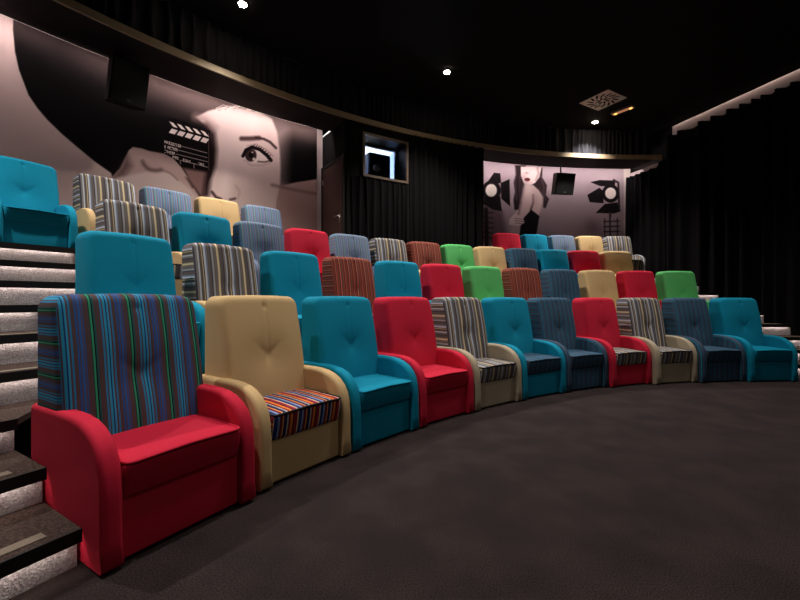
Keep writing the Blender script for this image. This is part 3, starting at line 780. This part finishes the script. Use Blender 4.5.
def dress(c, body, back, seat):
    for ch in c.children:
        n = ch.name.split('.')[0]
        m = {'backrest': back, 'seat_cushion': seat, 'base': body, 'armrest': body}[n]
        ch.material_slots[0].link = 'OBJECT'; ch.material_slots[0].material = MATS[m]
        for g_ in ch.children:
            g_.material_slots[0].link = 'OBJECT'; g_.material_slots[0].material = MATS[seat]
            if seat in ('s2', 's7'): g_.material_slots[0].material = NOSE
        if n == 'seat_cushion' and seat != body: ch['label'] = {'s7': 'seat cushion in bright multicoloured stripes', 's2': 'grey and cream striped seat cushion', 's3': 'dark blue striped seat cushion', 'red': 'plain red seat cushion'}.get(seat, 'seat cushion')
        if n == 'backrest' and back != body: ch['label'] = WORD[back]+' backrest'
def lin(a, b, n): return [a+b*i for i in range(n)]
ROWS = [
 (1, 1.0, lin(-1.0195, .0959, 11), ['red/s1/red', 'beige/beige/s7', 'teal', 'red', 'stone/s2/s2', 'teal/teal/s3', 's3', 'red/red/s2', 'stone/s2/s2', 's3', 'teal']),
 (2, .985, lin(-.9673, .0823, 12), ['teal', 'beige/s2/s2', 'teal', 's5', 'teal', 'red', 'green', 's5', 's3', 'beige', 'red', 'green']),
 (3, .92, lin(-.9215, .0680, 13), ['beige/s2/s2', 'teal', 's4', 'red', 's4', 'beige/s2/s2', 's5', 'green', 'beige', 's3', 'teal', 'red', 'beige']),
 (4, .895, [-.982]+lin(-.915, .0594, 4)+lin(-.2766, .0594, 5), ['teal', 'beige/s2/s2', 's4', 'beige', 's4', 'red', 'teal', 's4', 'beige', 's2']),
]
RN = {1: 'front row', 2: 'second row', 3: 'third row', 4: 'back row'}
LAB = {}
labs_used = set()
first = True
for r, sx, ths, specs in ROWS:
    wd = []
    for s in specs:
        b = s.split('/'); wd.append(WORD[b[1] if len(b) > 1 else b[0]])
    for i, (t, s) in enumerate(zip(ths, specs)):
        if r == 1 and i > 6: t += .002*(i-6)
        if r == 1 and 0 < i < 6: t += .0025*min(1, (6-i)/2)
        b = s.split('/'); b = b if len(b) == 3 else [b[0]]*3
        c = proto if first else dup(proto); first = False
        c.location = pol(RF+.405+DR*(r-1), t, LEVEL[3*(r-1)]+.001); c.rotation_euler = (0, 0, -t); c.scale = (sx, 1, (1.19+DH*(r-1)-LEVEL[3*(r-1)])/1.19)
        if r == 1 and i > 6:      # the right end of the front row bows a little into the room
            k_ = (.987, .972, .961, .953)[i-7]; c.location.x *= k_; c.location.y *= k_
            c.scale = (.928, 1, 1)
        if r == 1 and i == 0:     # the end chair is turned a touch and has a fuller back
            c.location.x *= END_K; c.location.y *= END_K
        for ch in c.children:
            if ch.name.startswith('backrest'): ch.scale = (1.06 if r > 2 else 1.10 if (r == 1 and i == 0) else 1, 1, 1)
        dress(c, *b)
        left_ = wd[i-1] if i > 0 and not (r == 4 and i == 5) else None
        right_ = wd[i+1] if i < len(wd)-1 and not (r == 4 and i == 4) else None
        me_ = wd[i]
        if r == 1: lab = {0: 'red armchair with blue and brown striped back, beside the left stairs', 1: 'beige armchair with bright multicoloured striped seat in the front row',
            2: 'all teal armchair in front row between beige and all red armchairs', 3: 'all red armchair in the front row beside the all teal one',
            4: 'stone armchair with grey striped back, between all red and teal armchairs in front row', 5: 'teal armchair with dark blue striped seat in the front row',
            6: 'dark blue striped armchair in front row between teal and red armchairs', 7: 'red armchair with grey and cream striped seat in the front row',
            8: 'stone armchair with grey striped back in front row, left of a dark blue one', 9: 'dark blue striped armchair second from the right end of front row',
            10: 'all teal armchair at the right end of the front row'}[i]
        elif r == 4 and i == 0: lab = 'teal armchair at far left of back row on the stair landing'
        elif r == 4 and i == 4: lab = 'pale blue striped armchair in back row nearest the door, right of a beige one'
        elif r == 4 and i == 5: lab = 'red armchair in the back row beside the projection booth'
        elif left_ is None: lab = '%s armchair at the left end of the %s' % (me_, RN[r])
        elif right_ is None: lab = '%s armchair at the right end of the %s' % (me_, RN[r])
        else: lab = '%s armchair in %s between %s and %s ones' % (me_, RN[r], left_, right_)
        if lab in labs_used: print('DUPLABEL', lab)
        labs_used.add(lab)
        tag(c, lab, 'armchair', 'armchairs in the '+RN[r])

# ------------------------------------------------------------------ ceiling fittings
def downlight(x, y, z, seen=True, power=60, size=2.0, label=None, t=None, r=.05):
    root = empty('ceiling_downlight', (x, y, z)); 
    vs = []; n = 28
    ring = MB()
    for k in range(n):
        a = 2*math.pi*k/n; 
        vs += [(.055*math.cos(a), .055*math.sin(a), 0), (.075*math.cos(a), .075*math.sin(a), -.006), (.078*math.cos(a), .078*math.sin(a), 0)]
    fs = []
    for k in range(n):
        b = 3*k; c = 3*((k+1) % n); fs += [(b, c, c+1, b+1), (b+1, c+1, c+2, b+2)]
    ring.add(vs, fs).build('bezel', SPK, root, True)
    MB().tube([(0, 0, -.012), (0, 0, -.001)], .055, 24).build('lamp', LAMPM, root)
    tag(root, label, 'ceiling light', 'round ceiling downlights')
    s = spot(x, y, z-.03, power, size, r=r, tx=t[0] if t else None, ty=t[1] if t else None)
    return root
downlight(*SEEN_LAMPS[0], CEIL, power=DOWN_SEEN, label='round downlight beside the air vent above the studio lamp mural', size=1.8)
downlight(*SEEN_LAMPS[1], CEIL, power=DOWN_SEEN, label='round downlight in the middle of the black ceiling', size=1.8)
downlight(*SEEN_LAMPS[2], CEIL, power=DOWN_SEEN, label='round downlight at top edge above the face mural', size=1.8)
for t in (-1.12,): 
    q = pol(11.3, t); spot(q.x, q.y, CEIL-.03, DOWN_SEEN, 1.8)
for x, y in FRONT_LAMPS: 
    spot(x, y, CEIL-.03, DOWN_FRONT, 1.9, .8, r=.09)
for x, y in FLOOR_LAMPS: spot(x, y, CEIL-.03, DOWN_FLOOR, 2.3, .9, r=.12)
# drape above the soffit lip
up = curtain('curtain', arcpath(RB+.03, tl, tr-.005, 60), SOFFIT+.09, CEIL-.01, VELV2, .03, .14, 11, 'short dark valance curtain above the lit curved soffit edge', dens=10)
# square swirl air vent
vent = empty('air_vent', (4.24, 8.36, CEIL), math.radians(-60)); tag(vent, 'square swirl air vent in the black ceiling beside the downlight', 'air vent')
VM = mat('vent_metal', (215, 205, 195), .5, spec=.4)
MB().box((0, 0, -.006), (.64, .64, .012)).build('plate', VM, vent)
sl = MB()
for ring_, (ra, rb, n) in enumerate(((.05, .15, 8), (.18, .30, 14))):
    for k in range(n):
        a = 2*math.pi*k/n+ring_*.1; a2 = a+.35
        p = Vector((ra*math.cos(a), ra*math.sin(a), 0)); q = Vector((rb*math.cos(a2), rb*math.sin(a2), 0))
        q.x = max(-.29, min(.29, q.x)); q.y = max(-.29, min(.29, q.y))
        d = (q-p).normalized(); nn = Vector((-d.y, d.x, 0))*.019
        vs = [p-nn, p+nn, q+nn, q-nn]
        sl.add([(v.x, v.y, -.014) for v in vs]+[(v.x, v.y, -.011) for v in vs], [(0, 1, 2, 3), (7, 6, 5, 4), (0, 4, 5, 1), (1, 5, 6, 2), (2, 6, 7, 3), (3, 7, 4, 0)])
sl.build('slots', BLACK, vent)
em = empty('emergency_light', (4.87, 8.75, CEIL), math.radians(-55)); tag(em, 'small oblong emergency light glowing orange on the ceiling beside the vent', 'ceiling light')
MB().box((0, 0, -.02), (.46, .13, .04)).build('housing', mat('light_box', (150, 130, 120), .5), em)
OR = emitter('orange_glow', (255, 190, 110), 1.2); MB().box((0, 0, -.043), (.42, .09, .006)).build('diffuser', mat('diff', (190, 150, 130), .5, emit=(255, 170, 120), estr=.35), em)
for x in (-.15, .17): MB().tube([(x, 0, -.056), (x, 0, -.046)], .03, 14).build('bulb', emitter('orange_bulb', (255, 190, 90), 2.5), em)

# ------------------------------------------------------------------ loudspeakers in front of the murals
def speaker(t, R, z, label, w_=.42, h_=.58, d_=.30, yaw=0):
    root = empty('wall_speaker', pol(R, t, z), -t+yaw); tag(root, label, 'loudspeaker', 'loudspeakers hanging in front of the murals')
    tilt = math.radians(14)
    ca = MB(); 
    pts = [(-w_/2, -d_/2), (w_/2, -d_/2), (w_/2-.06, d_/2), (-w_/2+.06, d_/2)]
    ca.prism(pts, -h_/2, h_/2); cab = ca.build('cabinet', SPK, root, bevel=.012); cab.rotation_euler = (tilt, 0, 0)
    gr = MB().box((0, -d_/2-.008, 0), (w_-.03, .016, h_-.03)).build('grille', GRILL, root, bevel=.006); gr.rotation_euler = (tilt, 0, 0)
    lg = MB().box((0, -d_/2-.018, -h_/2+.06), (.05, .004, .022)).build('badge', STEEL, root); lg.rotation_euler = (tilt, 0, 0)
    MB().tube([(0, .05, h_/2-.04), (0, .08, SOFFIT-z)], .018, 10).build('bracket', SPK, root, True)
    return root
speaker(-.893, 12.55, 4.17, 'black tilted loudspeaker hanging in front of the hat on the face mural', yaw=.1, w_=.46)
speaker(-.150, 12.5, 4.07, 'black loudspeaker hanging beside the lamp on the studio mural', w_=.50, h_=.52)

# projector inside the booth
pj = empty('projector', pol(RB+.83, -.527, Z4), .527); tag(pj, 'dark film projector seen behind the small booth window', 'projector')
MB().box((0, 0, 2.32), (.54, .5, .62)).build('body', mat('projector_navy', (34, 38, 62), .5), pj, bevel=.05)
MB().box((0, 0, 1.0), (.4, .4, 2.0)).build('pedestal', SPK, pj, bevel=.01)
MB().tube([(-.1, -.25, 2.28), (-.1, -.34, 2.28)], .08, 16).build('lens', STEEL, pj, True)
area('booth_light', pol(RB+1.6, -.55, 3.3), pol(RB+1.4, -.55, 6), .8, .4, 60, (.82, .9, 1.0))
